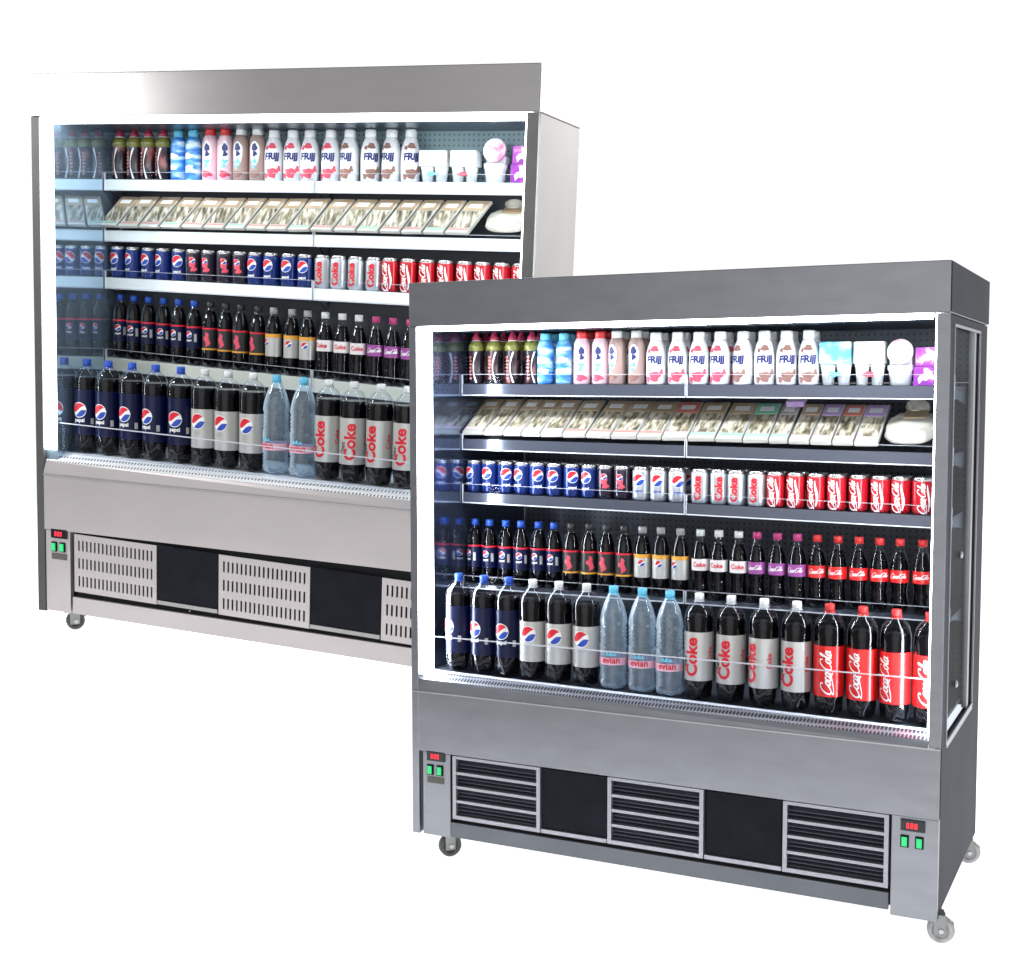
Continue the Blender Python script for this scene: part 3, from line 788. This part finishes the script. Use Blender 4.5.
def cabinet(Fk):
    W, D, wl = Fk['W'], Fk['D'], Fk['wall']
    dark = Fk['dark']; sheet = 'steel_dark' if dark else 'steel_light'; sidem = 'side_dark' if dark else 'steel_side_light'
    r = thing('display_fridge', Fk['label'], 'display fridge', 'open-front display fridges')
    H, hb, lz = 1.9, Fk['hb'], Fk['lz']
    t = .03
    # canopy and body shell
    cn = ob('canopy', box(0, W + .002, -.006, D, hb, H, mat=sheet, name='canopy', bev=.003), r)
    ob('canopy_side', box(W + .0025, W + .005, -.004, D - .002, hb + .003, H - .003, mat=sidem if dark else 'steel_blown', name='cs'), cn)
    ob('side_panel', box(0, t, .012, D, 0, hb - .001, mat=sheet, name='side'), r)
    if dark:
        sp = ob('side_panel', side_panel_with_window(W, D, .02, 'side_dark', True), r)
        ob('side_window', box(W - .016, W - .012, .092, .658, .492, 1.723, mat='side_glass', name='sg'), sp)
        bm = bmesh.new()
        for a in ((.09, .098, .49, 1.725), (.652, .66, .49, 1.725), (.0985, .6515, .478, .498), (.0985, .6515, 1.717, 1.725)):
            add_box(bm, W - .002, W + .003, *a)
        ob('window_frame', mesh_of('wf', bm, 'louvre_frame'), sp)
        ob('window_post', box(W - .02, W - .004, .56, .60, .5, 1.72, mat='cap_grey', name='wp'), sp)
        kn = lathe([(.010, 0), (.012, .003), (.007, .007)], 'steel_edge', 'knob', 14)
        k = ob('fixing', kn, sp); k.location = (W - .011, .35, .62); k.rotation_euler = (0, PI / 2, 0)
        k = ob('fixing', kn, sp); k.location = (W - .011, .40, 1.02); k.rotation_euler = (0, PI / 2, 0)
    else:
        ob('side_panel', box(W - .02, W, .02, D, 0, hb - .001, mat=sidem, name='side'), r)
    # front columns
    cw = Fk['col']
    ob('front_column', box(-.001, cw, -.004, .0115, -.004, hb - .001, mat=sheet if dark else 'steel_column', name='column', bev=.0015), r)
    cwr = Fk['colr']
    ob('front_column', box(W - cwr, W + .001, -.004, -.0005, lz + .001 if dark else lz, hb - .001, mat=sheet if dark else 'steel_post', name='column', bev=.001), r)
    # inner walls, back, ceiling, deck
    ob('inner_wall', box(t + .001, wl, .09 if dark else .013, D - .02, .5, hb - .002, mat='mirror_dark' if dark else 'mirror_blue', name='iw'), r)
    zb = Fk['shelves'][0][0]
    ob('back_panel', box(wl, W - .021, D - .02, D - .012, zb, hb - .002, mat='peg_dark' if dark else 'peg_teal', name='bp'), r)
    ob('back_panel', box(wl, W - .021, D - .019, D - .012, lz - .05, zb - .001, mat='peg_dark' if dark else 'back_shade', name='bp'), r)
    ob('ceiling_panel', box(wl, W - .021, .06, D - .021, hb - .008, hb - .003, mat='inner_ceiling', name='ceil'), r)
    # lamps
    bm = bmesh.new()
    if dark: add_box(bm, cw + .0005, t + .006, .004, .0895, lz + .06, hb - .003)
    add_box(bm, cw + .0005 if not dark else t + .0062, Fk['ledx'], .002, .0115 if not dark else .012, lz + (.09 if not dark else .06), hb - .003)
    if dark:
        pass
    ob('vertical_lamp', mesh_of('lamp', bm, 'led' if dark else 'led_soft'), r)
    ob('vertical_lamp', box(W - cwr - Fk['ledr'], W - cwr - .0003, .0, .05, lz + .03, hb - .003, mat='led' if dark else 'led_soft', name='lamp'), r)
    ob('top_lamp', box(Fk['ledx'] + .001, W - cwr - .02, -.002, .055, hb - Fk['ledt'], hb - .0035, mat='led' if dark else 'led_soft', name='lamp'), r)
    # deck and front intake
    dz, ds = Fk['deck'], Fk['deck_s']
    ob('deck', box(wl, W - .021, .05, D - .021, dz - .012, dz - .001, mat='deck_white' if not dark else 'shelf_dark', name='deck', shear=ds), r)
    bm = bmesh.new(); 
    x0, x1 = cw + .001, W - cwr - .001
    zt = lambda x: dz + ds * x
    q = [(.055, 0.0), (.049, .002), (.004, -.026)]
    def sheet_strip(ya, za, yb, zb, th=.002):
        b = bmesh.new()
        vs = [b.verts.new((x, y, z(x))) for x in (x0, x1) for y, z in ((ya, za), (yb, zb), (yb + th, lambda xx, f=zb: f(xx) - th), (ya + th, lambda xx, f=za: f(xx) - th))]
        for f in ((0, 4, 5, 1), (1, 5, 6, 2), (2, 6, 7, 3), (3, 7, 4, 0), (0, 1, 2, 3), (4, 7, 6, 5)): b.faces.new([vs[i] for i in f])
        bmesh.ops.recalc_face_normals(b, faces=b.faces); return b
    bm.free()
    gz = Fk['gz']
    lip = lambda x: gz + Fk['gs'] * x
    ob('intake_grille', mesh_of('ig', sheet_strip(.048, lambda x: zt(x) - .0015, .006, lip), 'comb' if dark else 'dots_white'), r)
    ob('deck_edge', mesh_of('de', sheet_strip(.060, lambda x: zt(x) + .003, .047, lambda x: zt(x) - .001), 'rail_line'), r)
    ob('front_lip', mesh_of('fl', sheet_strip(.005, lambda x: lip(x) - .001, -.006, lambda x: lz + .002), sheet if dark else 'steel_panel'), r)
    ob('lip_edge', box(0 if dark else cw, W if dark else W - cwr, -.009, -.0045, lz - .003, lz + .001, mat='steel_edge', name='le'), r)
    ob('clear_riser', box(x0, x1, .026, .029, dz - .02, Fk['riser'], mat='acrylic', name='riser', shear=Fk['riser_s']), r)
    ob('riser_edge', box(x0, x1, .0255, .0295, Fk['riser'], Fk['riser'] + .0035, mat='acrylic_edge', name='re', shear=Fk['riser_s']), r)
    # front panel, lower section
    pz = Fk['pz']
    ob('front_panel', box(cw, W, -.0045, .0, pz, lz - .0035, mat=sheet if dark else 'steel_panel', name='fp', bev=.001), r)
    if not dark:   # its lower edge falls towards the right
        for v in r.children[-1].data.vertices:
            if v.co.z < pz + .01: v.co.z -= .0200 * v.co.x
    ob('lower_frame', box(t + .001, W - .021, .040, .05, .0, pz - .002, mat='void', name='lf'), r)
    ob('skirt', box(.15, W - (.14 if dark else .02), -.001, .012, .0 if dark else .002, .052 if dark else .064, mat='skirt_steel' if dark else 'steel_panel', name='skirt', bev=.001, shear=0 if dark else -.0125), r)
    if dark:
        control_panel(r, .040, .148, -.004, pz - .002, sheet, .058, .259, .038)
        control_panel(r, W - .134, W - .0005, -.014, pz - .002, sheet, W - .108, .247, .042, tag=False)
        for a, b in ((.159, .49), (.732, 1.056), (1.309, 1.625)):
            louvre(r, a, b, .066, .286)
        for a, b in ((.493, .728), (1.060, 1.305)):
            bp = ob('black_panel', box(a + .002, b - .002, .004, .012, .08, .283, mat='black', name='bp', bev=.001), r)
            ob('panel_ledge', box(a, b, -.002, .012, .066, .079, mat='louvre_frame', name='pl'), bp)
    else:
        control_panel(r, .033, .140, .0, pz - .002, 'steel_panel', .060, .272, .036)
        for a, b in ((.158, .508), (.762, 1.118), (1.386, 1.74)):
            v = ob('vent_panel', slotted_plate(a, b, .086, pz - .004, -.0200, 19, 3), r)
        for a, b in ((.512, .758), (1.122, 1.382)):
            bp = ob('black_panel', box(a, b, .002, .012, .104, pz - .004, mat='black', name='bp', shear=-.0200), r)
            ob('panel_ledge', box(a, b, -.001, .012, .088, .102, mat='steel_light', name='pl', shear=-.0200), bp)
    for xx in ((.22, .80, 1.14, 1.45) if dark else (.62, 1.22)):
        k = ob('screw', lathe([(.005, 0), (.005, .002), (.002, .004)], 'steel_edge', 'screw', 10), r); k.location = (xx, .039, .058); k.rotation_euler = (PI / 2, 0, 0)
    # casters
    h = .09 if dark else .075
    for (x, y, tyre, yaw) in ((.10, .05, 'caster_dark', -.75), (W - .012 if dark else W - .1, .05, 'caster_rubber' if dark else 'caster_dark', -1.35),
                             (W - .03 if dark else W - .1, D - .06, 'caster_rubber' if dark else 'caster_dark', -1.2), (.085, D - .06, 'caster_dark', .6)):
        caster(r, x, y, -h - .002, h, tyre, yaw=yaw)
    # shelves
    for (z, s_, hh, gh) in Fk['shelves']:
        last = (z, s_, hh, gh) == Fk['shelves'][-1]
        tray = 'shelf_dark' if dark else 'deck_white'
        rail = 'rail_dark' if dark else ('rail_cream' if last else 'rail_white')
        y1 = min(Fk['sy'] + .42, D - .022)
        for a, b in ((wl + .003, Fk['div'] - .002), (Fk['div'] + .002, W - .024)):
            shelf_unit(r, a, b, Fk['sy'], y1, z, s_, hh, tray, rail, gh)
    r.matrix_world = Fk['M']
    return r

FRONT = dict(W=1.7665, D=.84, wall=.036, hb=1.752, lz=.499, dark=True, col=.027, colr=.034, ledx=.040, ledr=.004, ledt=.014,
             label='dark grey steel display fridge with slatted vents, in front', deck=.562, deck_s=-.0140, gz=.541, gs=-.012,
             riser=.686, riser_s=.004, pz=.290, sy=.30, div=.886, M=Matrix.Identity(4),
             shelves=[(1.5600, -.0078, .038, .034), (1.3630, -.0130, .036, .020), (1.1690, -.0130, .034, .030), (.834, -.0005, .010, .030)])
o = Vector((-2.49019, 0.71763, 0.50109))
MR = Matrix(((1.289587, -0.137376, 0.089969, o.x), (0.142075, 1.290531, -0.065914, o.y), (-0.082348, 0.075218, 1.295207, o.z), (0, 0, 0, 1)))
REAR = dict(W=1.8693, D=.41, wall=.08, hb=1.757, lz=.504, dark=False, col=.0315, colr=.036, ledx=.0795, ledr=.005, ledt=.018,
            label='pale steel display fridge with slotted vents, behind the dark one', deck=.580, deck_s=-.0170, gz=.553, gs=-.012,
            riser=.690, riser_s=-.024, pz=.302, sy=.29, div=.955, M=MR,
            shelves=[(1.5690, .0012, .036, .026), (1.3850, .0025, .037, .010), (1.2140, -.0110, .038, .026), (.9205, -.0350, .044, .030)])
cabinet(FRONT); cabinet(REAR)

def stock(Fk, rows, fridge, back):
    Mw = Fk['M']
    for key, kinds, xs, y, lift, bk in rows:
        if key == 'deck': z0, s_ = Fk['deck'] + .0, Fk['deck_s']
        else: z0, s_ = Fk['shelves'][key][0], Fk['shelves'][key][1]
        row(Mw, fridge, kinds, xs, y, lambda x, z0=z0, s_=s_: z0 + s_ * x + .0005 + lift, bk)

FN, RN = 'dark grey fridge', 'pale steel fridge'
stock(FRONT, [
    (0, ['energy'] * 4 + ['blue_drink'] * 2 + ['pink_milk'] * 2 + ['brown_milk'] * 2 + ['shake_red'] * 4 + ['shake_brown'] * 4,
     [.078, .151, .222, .295, .353, .423, .493, .561, .622, .692, .764, .839, .915, .991, 1.064, 1.137, 1.211, 1.282], .342, 0, .415),
    (2, ['can_blue'] * 8 + ['can_black'] * 2 + ['can_globe'] * 3 + ['can_diet'] * 4 + ['can_red'] * 8,
     [.070, .133, .196, .259, .322, .387, .454, .519, .583, .646, .712, .777, .842, .923, .989, 1.051, 1.117, 1.181, 1.247, 1.313, 1.378, 1.448, 1.516, 1.580, 1.645], .34, 0, .406),
    (3, ['sm_blue'] * 6 + ['sm_dark'] * 4 + ['sm_silver'] * 3 + ['sm_white'] * 3 + ['sm_pink'] * 3 + ['sm_red'] * 6,
     [.068, .130, .194, .256, .321, .386, .454, .518, .584, .651, .717, .786, .854, .925, .991, 1.058, 1.121, 1.188, 1.258, 1.321, 1.387, 1.451, 1.52, 1.582, 1.648], .34, 0, None),
    ('deck', ['big_blue'] * 3 + ['big_silver'] * 3 + ['water'] * 3 + ['big_diet'] * 4 + ['big_red'] * 4,
     [.123, .222, .314, .408, .506, .604, .703, .806, .902, 1.0, 1.102, 1.212, 1.314, 1.413, 1.514, 1.614, 1.712], .115, 0, None),
], FN, True)
stock(REAR, [
    (0, ['energy'] * 4 + ['blue_drink'] * 2 + ['pink_milk'] * 2 + ['brown_milk'] * 2 + ['shake_red'] * 4 + ['shake_brown'] * 4,
     [.125, .187, .250, .313, .378, .442, .510, .575, .640, .706, .776, .847, .916, .994, 1.072, 1.148, 1.226, 1.300], .326, 0, None),
    (2, ['can_blue'] * 5 + ['can_black'] * 4 + ['can_blue'] * 4 + ['can_diet'] * 4 + ['can_red'] * 8,
     [.118, .184, .250, .314, .380, .445, .508, .573, .639, .702, .768, .838, .903, .973, 1.038, 1.106, 1.172, 1.238, 1.304, 1.372, 1.442, 1.510, 1.578, 1.646, 1.712], .326, 0, None),
    (3, ['sm_blue'] * 6 + ['sm_dark'] * 4 + ['sm_silver'] * 3 + ['sm_white'] * 3 + ['sm_pink'] * 3,
     [.124, .186, .249, .313, .379, .444, .512, .578, .645, .712, .780, .850, .916, .986, 1.052, 1.118, 1.183, 1.250, 1.314], .326, 0, None),
    ('deck', ['big_blue'] * 5 + ['big_silver'] * 3 + ['water'] * 2 + ['big_diet'] * 4,
     [.130, .224, .325, .423, .526, .626, .724, .822, .913, 1.02, 1.114, 1.208, 1.31, 1.404], .12, 0, None),
], RN, True)

# sandwiches
def sandwiches(Fk, xs, widths, y0, pitch, fridge, bands, skew=0.):
    z0, s_ = Fk['shelves'][1][0], Fk['shelves'][1][1]
    n = len(xs); L = Fk.get('sw_len', .232)
    cache = {}
    for i, (x, w) in enumerate(zip(xs, widths)):
        bm_, em_ = bands(i)
        side = 'left' if i < n // 2 else 'right'; k = i if side == 'left' else n - 1 - i
        lab = f'{ORD[k]} sandwich pack from the {side} on the second shelf of the {fridge}'
        key = (round(w, 3), bm_, em_)
        if key in cache: r = copy_tree(cache[key]); r['label'] = lab
        else:
            r = thing('sandwich_pack', lab, 'sandwich', f'sandwich packs in the {fridge}'); sandwich(r, L, w, bm_, em_); cache[key] = r
            if skew:
                for me in {d.data for c in r.children for d in (c, *c.children)}:
                    for v in me.vertices: v.co.x += skew * (v.co.y - L / 2)
        r.matrix_world = Fk['M'] @ Matrix.Translation((x + w / 2, y0, z0 + s_ * x + .003)) @ Matrix.Rotation(pitch, 4, 'X') @ Matrix.Rotation(random.uniform(-.03, .03), 4, 'Z')
    return z0

def bands_front(i):
    return (['kraft', 'kraft', 'kraft', 'kraft', 'kraft', 'kraft', 'kraft', 'kraft', 'kraft', 'red_band', 'kraft', 'kraft', 'green_band', 'film', 'kraft', 'lilac', 'red_band', 'lilac'][i % 18],
            'green_band' if 9 < i < 14 else 'red_band' if 4 < i < 9 else 'pink_label')
e = [.042, .126, .204, .278, .352, .436, .525, .617, .712, .802, .893, .988, 1.081, 1.168, 1.232, 1.302, 1.372, 1.441, 1.519]
sandwiches(FRONT, e[:-1], [b - a - .004 for a, b in zip(e, e[1:])], .308, math.radians(30), FN, bands_front)
REAR['sw_len'] = .125
e = [.094, .181, .272, .362, .453, .546, .635, .720, .803, .888, .977, 1.068, 1.156, 1.243, 1.325, 1.405, 1.486, 1.576]
sandwiches(REAR, e[:-1], [b - a - .009 for a, b in zip(e, e[1:])], .298, math.radians(62), RN, lambda i: ('kraft', 'red_band' if i % 3 else 'green_band'), .50)
for Fk, x, y, pitch, fr, sc_ in ((FRONT, 1.60, .31, .38, FN, 1.0), (REAR, 1.66, .294, .55, RN, .62)):
    r = thing('loaf_bag', f'puffy clear bag of bread at the right end of the sandwich shelf, {fr}', 'bread bag', 'bread bags')
    loaf_bag(r)
    r.matrix_world = Fk['M'] @ Matrix.Translation((x, y, Fk['shelves'][1][0] + Fk['shelves'][1][1] * x + .012)) @ Matrix.Rotation(pitch, 4, 'X') @ Matrix.Diagonal((1, sc_, sc_ if sc_ == 1 else .8, 1))
r = thing('small_package', 'small lilac and white package lying on top of the sandwich packs', 'package')
ob('carton', box(-.03, .03, 0, .05, 0, .022, mat='lilac', name='c', bev=.003), r)
ob('printed_panel', box(-.024, .024, .01, .04, .022, .0228, mat='tub_white', name='c'), r)
r.matrix_world = Matrix.Translation((1.215, .445, 1.478)) @ Matrix.Rotation(math.radians(30), 4, 'X')

# yogurts at the right of the top shelves
for Fk, fr, y, xa in ((FRONT, FN, .345, (1.372, 1.478, 1.572, 1.652, .10, .095)), (REAR, RN, .322, (1.395, 1.505, 1.612, 1.712, .10, .095))):
    z0, s_ = Fk['shelves'][0][0], Fk['shelves'][0][1]
    T = lambda x, dy=0, dz=0: Fk['M'] @ Matrix.Translation((x, y + dy, z0 + s_ * x + .001 + dz))
    hh = .138 if Fk is FRONT else .105
    r = thing('yogurt_multipack', f'blue and white yogurt multipack on the top shelf, {fr}', 'yogurt pack', 'yogurts on the top shelves')
    multipack(r, xa[4], hh, 'tub_blue' if Fk is FRONT else 'tub_white', 1); r.matrix_world = T(xa[0])
    r = thing('yogurt_multipack', f'white yogurt multipack with fruit print on the top shelf, {fr}', 'yogurt pack', 'yogurts on the top shelves')
    multipack(r, xa[5], hh, 'tub_fruit' if Fk is FRONT else 'tub_white', 0); r.matrix_world = T(xa[1])
    r = thing('dessert_tub', f'dessert tub with round pink lid standing upright, {fr}', 'dessert tub', 'dessert tubs')
    lidded_tub(r); r.matrix_world = T(xa[2])
    for k, w_ in ((0, 'lower'), (1, 'upper')):
        r = thing('yogurt_carton', f'{w_} of two stacked purple yogurt cartons, {fr}', 'yogurt carton', 'purple yogurt cartons')
        small_carton(r, .072, .058); r.matrix_world = T(xa[3] + .004 * k, 0, k * .0595) @ Matrix.Rotation(.05 * k, 4, 'Z')

# ------------------------------------------------------------------ ground: one white sheet with added glow, rising under the rear cabinet
def rect_d(px, py, quad):
    inside = True; best = 1e9
    for (ax, ay), (bx, by) in zip(quad, quad[1:] + quad[:1]):
        ex, ey = bx - ax, by - ay; t = max(0, min(1, ((px - ax) * ex + (py - ay) * ey) / (ex * ex + ey * ey)))
        best = min(best, math.hypot(px - ax - t * ex, py - ay - t * ey))
        if ex * (py - ay) - ey * (px - ax) < 0: inside = False
    return 0. if inside else best
fq = [(-.02, -.05), (1.85, -.05), (1.85, .88), (.0, .88)]
rq = [tuple((MR @ Vector(p))[:2]) for p in ((0, -.05, 0), (1.87, -.05, 0), (1.87, .5, 0), (0, .5, 0))]
upv = (MR.to_3x3() @ Vector((0, 0, 1))).normalized(); base = MR @ Vector((0, 0, -.077))
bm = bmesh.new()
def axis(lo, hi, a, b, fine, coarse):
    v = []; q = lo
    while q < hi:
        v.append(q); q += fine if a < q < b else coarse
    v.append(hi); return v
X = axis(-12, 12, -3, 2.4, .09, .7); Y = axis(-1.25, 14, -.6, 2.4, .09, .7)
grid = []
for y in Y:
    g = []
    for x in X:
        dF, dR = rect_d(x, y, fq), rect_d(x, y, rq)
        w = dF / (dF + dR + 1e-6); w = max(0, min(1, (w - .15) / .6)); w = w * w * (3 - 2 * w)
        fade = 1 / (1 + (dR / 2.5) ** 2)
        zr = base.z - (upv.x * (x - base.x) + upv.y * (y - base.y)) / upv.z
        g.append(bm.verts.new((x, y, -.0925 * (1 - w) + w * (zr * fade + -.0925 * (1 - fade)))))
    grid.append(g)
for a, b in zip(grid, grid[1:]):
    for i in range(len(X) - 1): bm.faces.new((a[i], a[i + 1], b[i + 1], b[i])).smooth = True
M['floor_glow'] = P('glowing_white_floor', (.9, .9, .9), .6, em=(1, 1, 1), es=.95)  # added glow keeps the floor white and free of contact shadows
fl = ob('floor', mesh_of('floor', bm, 'floor_glow')); fl['kind'] = 'structure'; fl['label'] = 'white floor with added glow'

# ------------------------------------------------------------------ surround: white background ahead, dim behind plus an added bright patch
w = bpy.data.worlds.new('World'); sc.world = w; w.use_nodes = True
nt = w.node_tree; nt.nodes.clear()
out = nt.nodes.new('ShaderNodeOutputWorld'); bg = nt.nodes.new('ShaderNodeBackground'); nt.links.new(bg.outputs[0], out.inputs[0])
tc = nt.nodes.new('ShaderNodeTexCoord')
def lobe(d, lo, hi, amp):
    d = Vector(d).normalized()
    v = nt.nodes.new('ShaderNodeVectorMath'); v.operation = 'DOT_PRODUCT'; v.inputs[1].default_value = d
    nt.links.new(tc.outputs['Generated'], v.inputs[0])
    r = nt.nodes.new('ShaderNodeMapRange'); r.interpolation_type = 'SMOOTHSTEP'
    r.inputs[1].default_value = lo; r.inputs[2].default_value = hi; r.inputs[3].default_value = 0; r.inputs[4].default_value = amp
    nt.links.new(v.outputs['Value'], r.inputs[0]); return r.outputs[0]
def add(a, b, op='ADD'):
    n = nt.nodes.new('ShaderNodeMath'); n.operation = op
    for i, q in enumerate((a, b)):
        if isinstance(q, (int, float)): n.inputs[i].default_value = q
        else: nt.links.new(q, n.inputs[i])
    return n.outputs[0]
front = lobe((-.30, .95, 0), .15, .26, 1.0)
other = add(.30, lobe((.15, -1, .05), .80, .99, 1.25))  # bright patch added behind the camera so the steel lightens rightwards
dif = add(add(1.06, other, 'SUBTRACT'), front, 'MULTIPLY')
nt.links.new(add(other, dif), bg.inputs['Strength']); bg.inputs[0].default_value = (1, 1, 1, 1)

# added lamp is out of view, put in to whiten the rear canopy's left end
def area(name, loc, target, size, power, colr=(1, 1, 1)):
    l = bpy.data.lights.new(name, 'AREA'); l.size = size; l.energy = power; l.color = colr
    ob_ = bpy.data.objects.new(name, l); col.objects.link(ob_); ob_.location = loc
    ob_.rotation_euler = (Vector(target) - Vector(loc)).to_track_quat('-Z', 'Y').to_euler(); return ob_

# ------------------------------------------------------------------ camera
cam = bpy.data.cameras.new('Camera'); co = bpy.data.objects.new('Camera', cam); col.objects.link(co)
RF = [[0.89626105, 0.44352286, -0.00189906], [0.03047159, -0.06584678, -0.99736437], [-0.44247894, 0.89384097, -0.07253075]]
x, y, z = [Vector(v) for v in RF]
co.matrix_world = Matrix(((x.x, -y.x, -z.x, 2.33847038), (x.y, -y.y, -z.y, -3.94210172), (x.z, -y.z, -z.z, 1.53392961), (0, 0, 0, 1)))
cam.sensor_fit = 'HORIZONTAL'; cam.sensor_width = 36; cam.lens = 1333.98 / 1024 * 36; cam.clip_end = 200; cam.clip_start = .05
sc.camera = co
eye = co.matrix_world.translation
# mirror image of the eye in the rear cabinet's front, towards the left of its canopy
tgt = MR @ Vector((-.04, 0, 1.87)); nrm = (MR.to_3x3() @ Vector((0, -1, 0))).normalized()
d = (tgt - eye).normalized(); refl = d - 2 * d.dot(nrm) * nrm
area('added_fade_lamp', tgt + refl * 1.9, tgt, .45, 55)  # unseen lamp added for the canopy's white fade
area('added_side_lamp', (1.5, 1.5, 3.6), (.1, 1.2, 2.0), .6, 48)  # unseen lamp added to brighten the rear cabinet's right side

sc.render.engine = 'CYCLES'
sc.cycles.max_bounces = 10; sc.cycles.transparent_max_bounces = 24; sc.cycles.diffuse_bounces = 3; sc.cycles.glossy_bounces = 4
sc.cycles.caustics_reflective = False; sc.cycles.caustics_refractive = False
sc.cycles.use_denoising = True
sc.cycles.sample_clamp_indirect = 12
sc.view_settings.view_transform = 'Standard'; sc.view_settings.look = 'None'; sc.view_settings.gamma = 1
sc.view_settings.exposure = 0
sc.render.resolution_x = 1024; sc.render.resolution_y = 976
